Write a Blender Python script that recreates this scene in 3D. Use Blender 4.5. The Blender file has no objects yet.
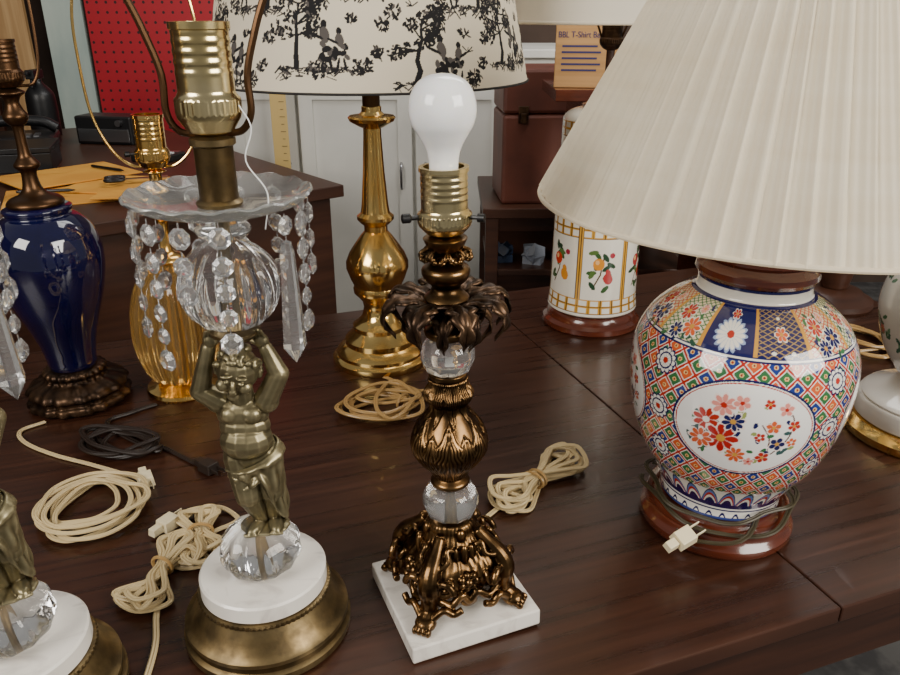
import bpy, math, random
import numpy as np
from mathutils import Vector, Matrix, Euler
random.seed(4); rng=np.random.RandomState(7)
TZ=0.76
pi=math.pi
rad=math.radians
sc=bpy.context.scene
COL=sc.collection

def S(r,g,b):
    f=lambda c:(c/255/12.92) if c/255<=.04045 else ((c/255+.055)/1.055)**2.4
    return (f(r),f(g),f(b))

# ------------------------------------------------------------ materials
def M(name,c1,c2=None,rough=.4,metal=0,scale=(5,5,5),detail=5,bump=0,trans=0,ior=1.5,coat=0,lo=.4,hi=.6,rough2=None,point=None,attr=None,transl=0,dist=0,sss=0,bscale=None):
    m=bpy.data.materials.new(name); m.use_nodes=True
    nt=m.node_tree; N=nt.nodes; L=nt.links
    p=N['Principled BSDF']
    p.inputs['Base Color'].default_value=(*c1,1)
    p.inputs['Roughness'].default_value=rough
    p.inputs['Metallic'].default_value=metal
    p.inputs['Transmission Weight'].default_value=trans
    p.inputs['IOR'].default_value=ior
    p.inputs['Coat Weight'].default_value=coat
    if sss:
        p.inputs['Subsurface Weight'].default_value=sss
        p.inputs['Subsurface Radius'].default_value=(.02,.015,.01)
        p.inputs['Subsurface Scale'].default_value=.5
    col=None
    if attr:
        a=N.new('ShaderNodeAttribute'); a.attribute_name=attr; col=a.outputs['Color']
    nz=None
    if c2 is not None or bump:
        tc=N.new('ShaderNodeTexCoord'); mp=N.new('ShaderNodeMapping')
        mp.inputs['Scale'].default_value=scale
        L.new(tc.outputs['Object'],mp.inputs['Vector'])
        nz=N.new('ShaderNodeTexNoise'); nz.inputs['Scale'].default_value=1
        nz.inputs['Detail'].default_value=detail; nz.inputs['Distortion'].default_value=dist
        L.new(mp.outputs['Vector'],nz.inputs['Vector'])
    if c2 is not None:
        r=N.new('ShaderNodeValToRGB')
        r.color_ramp.elements[0].position=lo; r.color_ramp.elements[0].color=(*c1,1)
        r.color_ramp.elements[1].position=hi; r.color_ramp.elements[1].color=(*c2,1)
        L.new(nz.outputs['Fac'],r.inputs['Fac']); col=r.outputs['Color']
        if rough2 is not None:
            mr=N.new('ShaderNodeMapRange'); mr.inputs['From Min'].default_value=lo; mr.inputs['From Max'].default_value=hi
            mr.inputs['To Min'].default_value=rough; mr.inputs['To Max'].default_value=rough2
            L.new(nz.outputs['Fac'],mr.inputs['Value']); L.new(mr.outputs['Result'],p.inputs['Roughness'])
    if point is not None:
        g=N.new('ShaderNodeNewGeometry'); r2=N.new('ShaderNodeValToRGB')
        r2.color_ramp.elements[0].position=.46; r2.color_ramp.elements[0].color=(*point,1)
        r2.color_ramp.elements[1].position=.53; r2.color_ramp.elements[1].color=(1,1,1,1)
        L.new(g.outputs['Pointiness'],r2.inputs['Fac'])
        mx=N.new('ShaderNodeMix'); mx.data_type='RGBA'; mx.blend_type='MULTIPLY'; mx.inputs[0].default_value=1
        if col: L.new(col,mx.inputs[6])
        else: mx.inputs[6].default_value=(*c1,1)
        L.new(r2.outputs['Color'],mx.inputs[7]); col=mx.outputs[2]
    if col: L.new(col,p.inputs['Base Color'])
    if bump:
        b=N.new('ShaderNodeBump'); b.inputs['Strength'].default_value=bump; b.inputs['Distance'].default_value=.002
        L.new(nz.outputs['Fac'],b.inputs['Height'])
        L.new(b.outputs['Normal'],p.inputs['Normal'])
    if transl:
        t=N.new('ShaderNodeBsdfTranslucent'); 
        if col: L.new(col,t.inputs['Color'])
        else: t.inputs['Color'].default_value=(*c1,1)
        mxs=N.new('ShaderNodeMixShader'); mxs.inputs[0].default_value=transl
        L.new(p.outputs[0],mxs.inputs[1]); L.new(t.outputs[0],mxs.inputs[2])
        L.new(mxs.outputs[0],N['Material Output'].inputs['Surface'])
    return m

m_table=M('table_wood',S(41,22,14),S(70,40,26),rough=.25,rough2=.36,scale=(3,90,20),detail=8,lo=.3,hi=.75,bump=.08,coat=.12)
m_edge=M('edge_wood',S(38,20,13),S(58,32,20),rough=.35,scale=(4,60,60),lo=.3,hi=.7)
m_brass=M('polished_brass',S(248,212,134),S(228,182,102),rough=.12,metal=1,scale=(14,14,14),rough2=.22)
m_sock=M('socket_brass',S(240,222,172),S(218,196,138),rough=.2,metal=1,scale=(20,20,20))
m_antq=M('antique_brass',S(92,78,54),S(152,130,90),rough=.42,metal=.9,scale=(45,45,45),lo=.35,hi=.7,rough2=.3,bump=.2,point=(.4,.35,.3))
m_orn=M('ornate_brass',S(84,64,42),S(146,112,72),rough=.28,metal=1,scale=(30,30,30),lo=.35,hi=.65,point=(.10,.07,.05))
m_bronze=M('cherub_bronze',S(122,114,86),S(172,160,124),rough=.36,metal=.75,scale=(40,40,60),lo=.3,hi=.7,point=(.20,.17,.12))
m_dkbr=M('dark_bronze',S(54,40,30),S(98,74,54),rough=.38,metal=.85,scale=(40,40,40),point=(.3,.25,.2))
m_harp=M('brown_metal',S(82,58,38),rough=.35,metal=.9)
m_marb=M('white_marble',S(236,230,220),S(196,188,180),rough=.25,scale=(12,20,12),detail=8,lo=.5,hi=.75,dist=2.5,coat=.3)
m_glass=M('clear_glass',(1,1,1),rough=.02,trans=.97,ior=1.42)
m_dish=M('dish_glass',S(235,235,232),rough=.05,trans=.86,ior=1.28)
m_glassw=M('crystal_glass',S(250,250,250),rough=.03,trans=.92,ior=1.5)
m_amber=M('amber_glass',S(232,192,116),rough=.04,trans=.88,ior=1.42)
m_blue=M('cobalt_glaze',S(7,8,44),S(11,13,58),rough=.06,scale=(10,10,10),coat=1)
m_porc=M('painted_porcelain',(1,1,1),rough=.08,coat=.8,attr='Col')
m_porw=M('white_porcelain',S(236,232,224),rough=.1,coat=.6)
m_toile=M('printed_fabric',(1,1,1),rough=.85,attr='Col',transl=.25)
m_shade=M('pleated_fabric',S(252,243,222),S(244,231,204),rough=.8,transl=.35,scale=(3,3,40),lo=.3,hi=.7)
m_cream=M('cream_fabric',S(235,226,208),rough=.8,transl=.3)
m_red=M('mahogany',S(70,28,16),S(106,50,30),rough=.2,scale=(10,10,80),coat=.6,lo=.3,hi=.7)
m_dkw=M('dark_walnut',S(50,28,19),S(76,45,30),rough=.4,scale=(3,3,50),lo=.3,hi=.7)
m_cordb=M('beige_cord',S(206,184,138),rough=.45)
m_cordd=M('dark_cord',S(38,28,22),rough=.45)
m_corda=M('amber_cord',S(180,144,90),rough=.3)
m_cordo=M('olive_cord',S(62,54,34),rough=.5)
m_ivory=M('ivory_plastic',S(232,218,180),rough=.4)
m_black=M('black_plastic',S(18,18,20),rough=.4)
m_bulb=M('frosted_bulb',S(248,248,248),rough=.12,coat=.3,sss=.2)
m_steel=M('steel',S(170,170,172),rough=.3,metal=1)
m_white=M('white_paint',S(218,216,208),S(204,202,194),rough=.5,scale=(3,3,3))
m_conc=M('concrete',S(64,62,62),S(92,90,88),rough=.9,scale=(14,14,14),detail=10,bump=.3)
m_wall=M('wall_paint',S(66,52,44),S(84,68,58),rough=.9,scale=(2,2,2))
m_card=M('cardboard',S(208,162,108),S(194,148,96),rough=.85,scale=(2,2,60))
m_env=M('manila_paper',S(232,170,70),S(218,152,58),rough=.7,scale=(6,6,6))
m_maroon=M('maroon_metal',S(112,62,48),S(90,50,40),rough=.5,scale=(6,6,6))
m_ply=M('pine_board',S(196,160,112),S(172,134,88),rough=.6,scale=(40,40,2))
m_pale=M('pale_board',S(184,196,186),S(160,176,170),rough=.6,scale=(6,6,2))
m_paper=M('paper',S(225,225,222),rough=.8)
m_text=M('ink',S(60,60,110),rough=.8)
m_trim=M('black_trim',S(40,36,34),rough=.8)

# ------------------------------------------------------------ geometry helpers
def reg(o,parent,label=None):
    COL.objects.link(o)
    if parent is not None: o.parent=parent
    if label: o['label']=label
    return o
def top(name,label,cat,loc,rot=(0,0,0),group=None):
    o=bpy.data.objects.new(name,None); o.empty_display_size=.05
    o.location=loc; o.rotation_euler=rot
    COL.objects.link(o); o['label']=label; o['category']=cat
    if group:o['group']=group
    return o
def mesh(name,v,f,mat,parent=None,smooth=True,ang=40,label=None,cols=None,world=False):
    me=bpy.data.meshes.new(name)
    v=np.asarray(v,dtype=np.float32)
    if isinstance(f,np.ndarray) and f.ndim==2:
        n=len(f);k=f.shape[1]
        me.vertices.add(len(v)); me.vertices.foreach_set('co',v.ravel())
        me.loops.add(n*k); me.loops.foreach_set('vertex_index',f.astype(np.int32).ravel())
        me.polygons.add(n); me.polygons.foreach_set('loop_start',np.arange(0,n*k,k,dtype=np.int32))
        try: me.polygons.foreach_set('loop_total',np.full(n,k,dtype=np.int32))
        except Exception: pass
        me.update(calc_edges=True)
    else:
        me.from_pydata([tuple(map(float,a)) for a in v],[],[tuple(int(i) for i in q) for q in f]); me.update()
    if smooth:
        me.shade_smooth()
        if ang: me.set_sharp_from_angle(angle=rad(ang))
    if cols is not None:
        ca=me.color_attributes.new('Col','FLOAT_COLOR','POINT')
        c=np.ones((len(v),4),dtype=np.float32); c[:,:3]=cols
        ca.data.foreach_set('color',c.ravel())
    me.materials.append(mat)
    o=bpy.data.objects.new(name,me)
    reg(o,parent,label)
    if world and parent is not None:
        o.matrix_parent_inverse=Matrix.LocRotScale(parent.location,parent.rotation_euler,None).inverted()
    return o
def cr(pts,n):
    P=[np.array(p,float) for p in pts]; P=[2*P[0]-P[1]]+P+[2*P[-1]-P[-2]]
    out=[]
    for i in range(1,len(P)-2):
        for k in range(n):
            t=k/n
            a,b,c,d=P[i-1],P[i],P[i+1],P[i+2]
            out.append(.5*((2*b)+(c-a)*t+(2*a-5*b+4*c-d)*t*t+(3*b-3*c+d-a)*t**3))
    out.append(P[-2]); return np.array(out)
def lathe_vf(prof,seg,rfn=None,off=(0,0,0)):
    prof=np.asarray(prof,float); H=len(prof)
    th=np.arange(seg)*2*pi/seg
    R=np.repeat(prof[:,0:1],seg,1); Z=np.repeat(prof[:,1:2],seg,1); T=np.repeat(th[None],H,0)
    if rfn is not None: 
        q=rfn(T,Z,R)
        if isinstance(q,tuple): R,Z=q
        else: R=q
    v=np.stack([R*np.cos(T)+off[0],R*np.sin(T)+off[1],Z+off[2]],-1).reshape(-1,3)
    i=np.arange(H-1)[:,None]*seg; j=np.arange(seg)[None]; j2=(j+1)%seg
    f=np.stack([i+j,i+j2,i+seg+j2,i+seg+j],-1).reshape(-1,4)
    return v,f
def lathe(name,prof,mat,parent,seg=64,rfn=None,smooth=True,ang=40,label=None,sp=0,cols=None,cap=True):
    p=[(a,b) for a,b in prof]
    if sp: p=[tuple(x) for x in cr(p,sp)]; p=[(max(a,.0002),b) for a,b in p]
    if cap:
        if p[0][0]>.0005:p=[(.0003,p[0][1])]+p
        if p[-1][0]>.0005:p=p+[(.0003,p[-1][1])]
    v,f=lathe_vf(p,seg,rfn)
    return mesh(name,v,f,mat,parent,smooth,ang,label,cols)
def tube_vf(pts,r,seg=8,closed=False):
    P=np.asarray(pts,float); n=len(P)
    if np.isscalar(r): r=np.full(n,r)
    T=np.gradient(P,axis=0)
    if closed: T=np.roll(P,-1,0)-np.roll(P,1,0)
    T/=np.linalg.norm(T,axis=1)[:,None]+1e-12
    up=np.array([0,0,1.]) if abs(T[0][2])<.9 else np.array([1.,0,0])
    nrm=np.cross(T[0],up); nrm/=np.linalg.norm(nrm)
    V=[]
    for i in range(n):
        nrm=nrm-T[i]*np.dot(nrm,T[i]); nrm/=np.linalg.norm(nrm)+1e-12
        b=np.cross(T[i],nrm)
        for k in range(seg):
            a=2*pi*k/seg
            V.append(P[i]+r[i]*(math.cos(a)*nrm+math.sin(a)*b))
    F=[]
    m=n if closed else n-1
    for i in range(m):
        i2=(i+1)%n
        for k in range(seg):
            F.append((i*seg+k,i*seg+(k+1)%seg,i2*seg+(k+1)%seg,i2*seg+k))
    if not closed:
        F.append(tuple(range(seg))[::-1]); F.append(tuple((n-1)*seg+k for k in range(seg)))
    return V,F
class Acc:
    def __init__(s): s.v=[];s.f=[]
    def add(s,v,f):
        o=len(s.v); s.v+= [tuple(map(float,a)) for a in v]; s.f+=[tuple(int(i)+o for i in q) for q in f]; return s
    def tube(s,pts,r,seg=8,closed=False): return s.add(*tube_vf(pts,r,seg,closed))
    def lathe(s,prof,seg,off=(0,0,0),rot=None):
        p=list(prof)
        if p[0][0]>.0005:p=[(.0003,p[0][1])]+p
        if p[-1][0]>.0005:p=p+[(.0003,p[-1][1])]
        v,f=lathe_vf(p,seg)
        if rot is not None: v=v@np.array(rot.to_3x3()).T
        v=v+np.array(off); return s.add(v,f)
    def box(s,c,d,rot=None,taper=1):
        x,y,z=[k/2 for k in d]
        v=np.array([(-x,-y,-z),(x,-y,-z),(x,y,-z),(-x,y,-z),(-x*taper,-y*taper,z),(x*taper,-y*taper,z),(x*taper,y*taper,z),(-x*taper,y*taper,z)])
        if rot is not None: v=v@np.array(rot.to_3x3()).T
        v=v+np.array(c)
        return s.add(v,[(3,2,1,0),(4,5,6,7),(0,1,5,4),(1,2,6,5),(2,3,7,6),(3,0,4,7)])
    def ell(s,c,r,rot=None,nu=14,nv=10):
        prof=[(max(math.sin(pi*k/nv),.0005),-math.cos(pi*k/nv)) for k in range(nv+1)]
        v,f=lathe_vf(prof,nu); v=v*np.array(r)
        if rot is not None: v=v@np.array(rot.to_3x3()).T
        v=v+np.array(c); f=[tuple(q) for q in f]
        n=len(v); f+= [tuple(range(nu))[::-1],tuple(n-nu+k for k in range(nu))]
        return s.add(v,f)
    def cap(s,a,ra,b,rb,seg=12):
        a=np.array(a,float);b=np.array(b,float)
        pts=[];rr=[]
        d=b-a;L=np.linalg.norm(d);d=d/L
        for k in range(5):
            q=pi/2*k/4; pts.append(a-d*ra*math.cos(q)); rr.append(max(ra*math.sin(q),ra*.05))
        for k in range(5):
            q=pi/2*(1-k/4); pts.append(b+d*rb*math.cos(q)); rr.append(max(rb*math.sin(q),rb*.05))
        return s.tube(pts,np.array(rr),seg)
    def obj(s,name,mat,parent,smooth=True,ang=40,label=None,world=False,bevel=0):
        o=mesh(name,s.v,s.f,mat,parent,smooth,ang,label,world=world)
        if bevel:
            b=o.modifiers.new('b','BEVEL'); b.width=bevel; b.segments=2; b.limit_method='ANGLE'
            b.harden_normals=False
        return o
def box(name,c,d,mat,parent,rot=None,bevel=.003,taper=1,label=None,world=False):
    return Acc().box(c,d,rot,taper).obj(name,mat,parent,smooth=False,bevel=bevel,label=label,world=world)
def remesh(o,vox,sm=3):
    r=o.modifiers.new('r','REMESH'); r.mode='VOXEL'; r.voxel_size=vox; r.use_smooth_shade=True
    s=o.modifiers.new('s','SMOOTH'); s.iterations=sm; s.factor=.5
Rz=lambda a:Matrix.Rotation(rad(a),4,'Z')
Rx=lambda a:Matrix.Rotation(rad(a),4,'X')
Ry=lambda a:Matrix.Rotation(rad(a),4,'Y')
def circ(R_,z_,n=128): return [(R_*math.cos(t),R_*math.sin(t),z_) for t in np.linspace(0,2*pi,n+1)[:-1]]

# ------------------------------------------------------------ painter
class Paint:
    def __init__(s,ys,W,P,base):
        s.ys=np.asarray(ys);s.W=W;s.P=P;s.a=np.zeros((len(ys),W,3));s.a[:]=base;s.xs=np.arange(W)*P/W
    def win(s,cx,cy,R):
        i0,i1=np.searchsorted(s.ys,cy-R),np.searchsorted(s.ys,cy+R)
        k=int(R/s.P*s.W)+2;c=int(round(cx/s.P*s.W))
        cols=np.arange(s.W) if 2*k+1>=s.W else np.arange(c-k,c+k+1)%s.W
        dx=(s.xs[cols]-cx+s.P/2)%s.P-s.P/2; dy=s.ys[i0:i1]-cy
        rows=np.arange(i0,i1)
        X,Y=np.meshgrid(dx,dy); return np.ix_(rows,cols),X,Y
    def put(s,ix,mask,col,al=1):
        if mask.size==0:return
        sub=s.a[ix]; m=(mask*al)[...,None]; s.a[ix]=sub*(1-m)+np.array(col)*m
    def ell(s,cx,cy,rx,ry,rot,col,al=1):
        ix,X,Y=s.win(cx,cy,max(rx,ry)*1.1); c,n=math.cos(rot),math.sin(rot)
        u=X*c+Y*n;v=-X*n+Y*c
        s.put(ix,((u/rx)**2+(v/ry)**2<1).astype(float),col,al)
    def ring(s,cx,cy,rx,ry,w,col):
        ix,X,Y=s.win(cx,cy,max(rx,ry)+w*2); d=np.sqrt((X/rx)**2+(Y/ry)**2)
        s.put(ix,(np.abs(d-1)*min(rx,ry)<w).astype(float),col)
    def flower(s,cx,cy,r,n,col,cc,ph=0,edge=None,deep=.4):
        ix,X,Y=s.win(cx,cy,r*1.3); d=np.hypot(X,Y);t=np.arctan2(Y,X)+ph
        q=(1-deep)+deep*np.abs(np.cos(n/2*t))
        if edge is not None: s.put(ix,(d<r*q*1.18).astype(float),edge)
        s.put(ix,(d<r*q).astype(float),col)
        s.put(ix,((np.abs(np.sin(n/2*t+0))>.96)&(d<r)&(d>r*.2)&(d<r*q)).astype(float),edge if edge is not None else cc,.5)
        s.put(ix,(d<r*.26).astype(float),cc)
    def line(s,x0,y0,x1,y1,w,col,al=1):
        cx,cy=(x0+x1)/2,(y0+y1)/2; L=math.hypot(x1-x0,y1-y0)+1e-9
        ix,X,Y=s.win(cx,cy,L/2+w*1.5); dx,dy=(x1-x0)/L,(y1-y0)/L
        u=X*dx+Y*dy;v=-X*dy+Y*dx
        d=np.hypot(np.maximum(np.abs(u)-L/2,0),v); s.put(ix,(d<w).astype(float),col,al)
    def path(s,pts,w,col):
        for a,b in zip(pts[:-1],pts[1:]): s.line(a[0],a[1],b[0],b[1],w,col)
    def cols(s): return s.a.reshape(-1,3)
def painted(name,prof,rows,W,Rref,mat,parent,fn,label=None,sp=12,rfn=None):
    p=cr(prof,sp) if sp else np.array(prof,float)
    dd=np.r_[0,np.cumsum(np.hypot(*np.diff(p,axis=0).T))]
    ss=np.linspace(0,dd[-1],rows)
    r=np.interp(ss,dd,p[:,0]);h=np.interp(ss,dd,p[:,1])
    pt=Paint(ss,W,2*pi*Rref,(1,1,1))
    fn(pt,ss,h,r)
    v,f=lathe_vf(np.stack([r,h],1),W,rfn)
    return mesh(name,v,f,mat,parent,True,0,label,cols=pt.cols())

# ------------------------------------------------------------ shared lamp parts
def socket(parent,h0,h1,r=.021,mat=m_sock,knob=None,name='socket'):
    H=h1-h0
    pr=[(.009,h0),(r*.8,h0+.003),(r*1.12,h0+H*.16),(r*1.16,h0+H*.2),(r*1.16,h0+H*.34),(r*1.08,h0+H*.36),(r,h0+H*.40),(r,h0+H*.93),(r*1.06,h0+H*.94),(r*1.06,h0+H),(r*.86,h0+H),(r*.84,h0+H*.6),(.002,h0+H*.58)]
    p2=[]
    for a,b in zip(pr[:-1],pr[1:]):
        n=max(1,int(abs(b[1]-a[1])/.0012)); 
        for k in range(n): p2.append((a[0]+(b[0]-a[0])*k/n,a[1]+(b[1]-a[1])*k/n))
    p2.append(pr[-1])
    def rf(T,Z,R):
        g=((Z>h0+H*.55)&(Z<h0+H*.9)&(R>r*.95))
        w=((Z>h0+H*.2)&(Z<h0+H*.34)&(R>r*1.1))
        return R+g*.0003*np.sin((Z-h0)/H*pi*22)+w*.0003*np.sign(np.sin(T*36))
    o=lathe(name,p2,mat,parent,seg=144,rfn=rf,ang=50,cap=False)
    if knob is not None:
        a=rad(knob); c=np.array([math.cos(a),math.sin(a),0])
        z=h0+H*.3
        A=Acc().tube([c*r*.9+[0,0,z],c*(r+.012)+[0,0,z]],.0022,8).tube([c*(r+.010)+[0,0,z],c*(r+.0115)+[0,0,z],c*(r+.018)+[0,0,z],c*(r+.019)+[0,0,z]],np.array([.003,.0045,.0045,.003]),12)
        A.obj('switch',m_black,o,label='small black turn switch')
    return o
def harp(parent,h0,pts,r=.0028,mat=m_harp,yaw=0,name='harp'):
    q=cr([(w,0,h) for w,h in pts],8)
    A=Acc()
    for s in (1,-1):
        p=q.copy(); p[:,0]*=s; A.tube(p,r,8)
    c=pts[0][0]; A.box((0,0,h0),(2*c,.009,.003))
    v=np.array(A.v)@np.array(Rz(yaw).to_3x3()).T; A.v=[tuple(a) for a in v]
    return A.obj(name,mat,parent)
def plug(parent_cord,loc,yaw,mat=m_ivory):
    R=Rz(yaw); A=Acc()
    A.box((0,0,.009),(.026,.022,.014),taper=.85)
    A.box((-.02,0,.009),(.016,.012,.010),taper=.85)
    A.box((.02,.006,.009),(.016,.0015,.006)); A.box((.02,-.006,.009),(.016,.0015,.006))
    v=np.array(A.v)@np.array(R.to_3x3()).T+np.array(loc); A.v=[tuple(a) for a in v]
    return A.obj('plug',mat,parent_cord,smooth=False,bevel=.0015)
def cord(parent,pts,r=.0022,mat=m_cordb,n=6,twin=True,name='power_cord',label=None,plugs=(),ties=()):
    P=cr([(x,y,TZ+z) for x,y,z in pts],n)
    P[:,2]=np.maximum(P[:,2],TZ+r*1.05+.0003)
    A=Acc()
    if twin:
        T=np.gradient(P,axis=0); T/=np.linalg.norm(T,axis=1)[:,None]+1e-9
        s=np.cross(T,[0,0,1]); s/=np.linalg.norm(s,axis=1)[:,None]+1e-9
        A.tube(P+s*r*.85,r,6).tube(P-s*r*.85,r,6)
    else: A.tube(P,r,8)
    o=A.obj(name,mat,parent,world=True,label=label)
    for (x,y,yw) in plugs: plug(o,(x,y,TZ+.0005),yw)
    for (x,y,w,yw) in ties:
        q=[(math.cos(t)*w,0,math.sin(t)*.011+.0135) for t in np.linspace(0,2*pi,17)[:-1]]
        q=np.array(q)@np.array(Rz(yw).to_3x3()).T+np.array([x,y,TZ+.001])
        q[:,2]=np.maximum(q[:,2],TZ+.003)
        Acc().tube(q,.0022,6,True).obj('cord_tie',m_corda,o)
    return o
def coil(cx,cy,rx,ry,rot,turns,jit=.12,z0=.003,dz=.003,seed=1,ph=0):
    rr=random.Random(seed); out=[]; n=10
    ox=oy=0;k=1;k2=1;tw=0
    for i in range(int(turns*n)+1):
        if i%n==0: tox,toy=rr.uniform(-jit,jit)*rx,rr.uniform(-jit,jit)*ry; tk=1+rr.uniform(-1.6*jit,jit*.8); tk2=1+rr.uniform(-1.6*jit,jit*.8); ttw=rr.uniform(-jit,jit)*1.5
        ox+=(tox-ox)*.3;oy+=(toy-oy)*.3;k+=(tk-k)*.3;k2+=(tk2-k2)*.3;tw+=(ttw-tw)*.3
        a=2*pi*i/n+ph
        wob=1+.05*math.sin(3*a+seed)+rr.uniform(-.3,.3)*jit*.5
        x=rx*k*wob*math.cos(a);y=ry*k2*wob*math.sin(a)
        x,y=x*math.cos(tw)-y*math.sin(tw)+ox,x*math.sin(tw)+y*math.cos(tw)+oy
        c,s=math.cos(rad(rot)),math.sin(rad(rot))
        out.append((cx+x*c-y*s,cy+x*s+y*c,z0+dz*(i/n)*.7+rr.uniform(0,.004)))
    return out
def skein(cx,cy,L,w,rot,loops,seed=1,pinch=.3,spread=0):
    rr=random.Random(seed); out=[]; c0,s0=rad(rot),0
    for i in range(loops):
        lw=w*(.3+.7*rr.random()); l=L/2*(.68+.32*rr.random()); sgn=1 if i%2 else -1
        ro=rad(rot+rr.uniform(-spread,spread)); c,s=math.cos(ro),math.sin(ro)
        zz=.003+.002*i
        for (u,v) in [(-.35,-pinch*.6),(0,-pinch*.35),(.4,-.55),(.8,-1),(1,0),(.8,1),(.4,.5),(0,pinch*.35),(-.4,.5),(-.8,1),(-1,0),(-.8,-1)]:
            x=u*l+rr.uniform(-.003,.003);y=v*lw*sgn+rr.uniform(-.003,.003)
            out.append((cx+x*c-y*s,cy+x*s+y*c,zz+rr.uniform(-.001,.003)*(1+2*abs(u))))
    return out
def trim(parent,mat,rings,r=.0025):
    for R_,z_ in rings: Acc().tube(circ(R_,z_),r,8,True).obj('shade_trim',mat,parent)
def spider(parent,R_,z_,zc):
    A=Acc()
    for k in range(3):
        a=2*pi*k/3+.3; A.tube([(0,0,zc),(.5*R_*math.cos(a),.5*R_*math.sin(a),z_),(R_*math.cos(a),R_*math.sin(a),z_)],.0015,6)
    A.tube([(0,0,zc-.004),(0,0,zc+.004)],.008,12)
    A.obj('shade_spider',m_brass,parent)

# ============================================================ SETTING
def struct(name,c,d,mat):
    o=box(name,c,d,mat,None,bevel=0); o['kind']='structure'; return o
struct('floor',(0,1.5,-.05),(8,8,.1),m_conc)
struct('wall_back',(0,4.05,1.4),(8,.1,2.8),m_wall)
struct('wall_left',(-3.4,1.5,1.4),(.1,5.2,2.8),m_wall)

# ============================================================ TABLE
tb=top('dining_table','dark brown wood veneer table with extension leaf, crowded with lamps','table',(0,0,0),(0,0,rad(20)))
def slab(name,x0,x1,y0,y1,z0,z1,mat,parent,bevel=.002,**k):
    return box(name,((x0+x1)/2,(y0+y1)/2,(z0+z1)/2),(x1-x0,y1-y0,z1-z0),mat,parent,bevel=bevel,**k)
slab('tabletop',-1.05,.6485,.487,1.585,TZ-.022,TZ,m_table,tb)
slab('table_leaf',.6505,1.5,.487,1.585,TZ-.022,TZ,m_table,tb)
A=Acc()
for (x0,x1,y0,y1) in ((-1.02,1.47,.492,.512),(-1.02,1.47,1.56,1.58),(-1.04,-1.02,.492,1.58),(1.47,1.49,.492,1.58)):
    A.box(((x0+x1)/2,(y0+y1)/2,TZ-.0575),(x1-x0,y1-y0,.071))
A.obj('apron',m_edge,tb,smooth=False)
for x in (-.98,1.43):
    for y in (.55,1.52):
        Acc().box((x,y,(TZ-.022)/2),(.05,.05,TZ-.022),rot=None).obj('leg',m_edge,tb,smooth=False,bevel=.004)

# ============================================================ CHERUB LAMP
def bead_chain(A,x,y,z,n,size=.0094,ang=0,kind='bead',L=.1):
    R=Rz(ang)
    def bead(zc,s):
        prof=[(.0003,-s*.42),(s*.55,-s*.40),(s,-s*.08),(s,s*.08),(s*.55,s*.40),(.0003,s*.42)]
        A.lathe(prof,8,off=(x,y,zc),rot=R@Ry(90)@Rz(22.5))
    if kind=='bead':
        zc=z
        for i in range(n):
            s=size*(1-.05*i if i<n-1 else 1.05)
            zc-=s+.0025
            bead(zc,s)
            A.tube([(x,y,zc+s-.001),(x,y,zc+s+.004)],.0006,5)
            zc-=s+.0025
    else:
        bead(z-.010,.0085); A.tube([(x,y,z),(x,y,z-.006)],.0006,5)
        zt=z-.022
        A.tube([(x,y,z-.017),(x,y,zt)],.0006,5)
        A.lathe([(.0003,-L),(.0105,-L*.86),(.0062,-L*.1),(.0040,-.002),(.0003,0)],6,off=(x,y,zt),rot=R)
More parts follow.
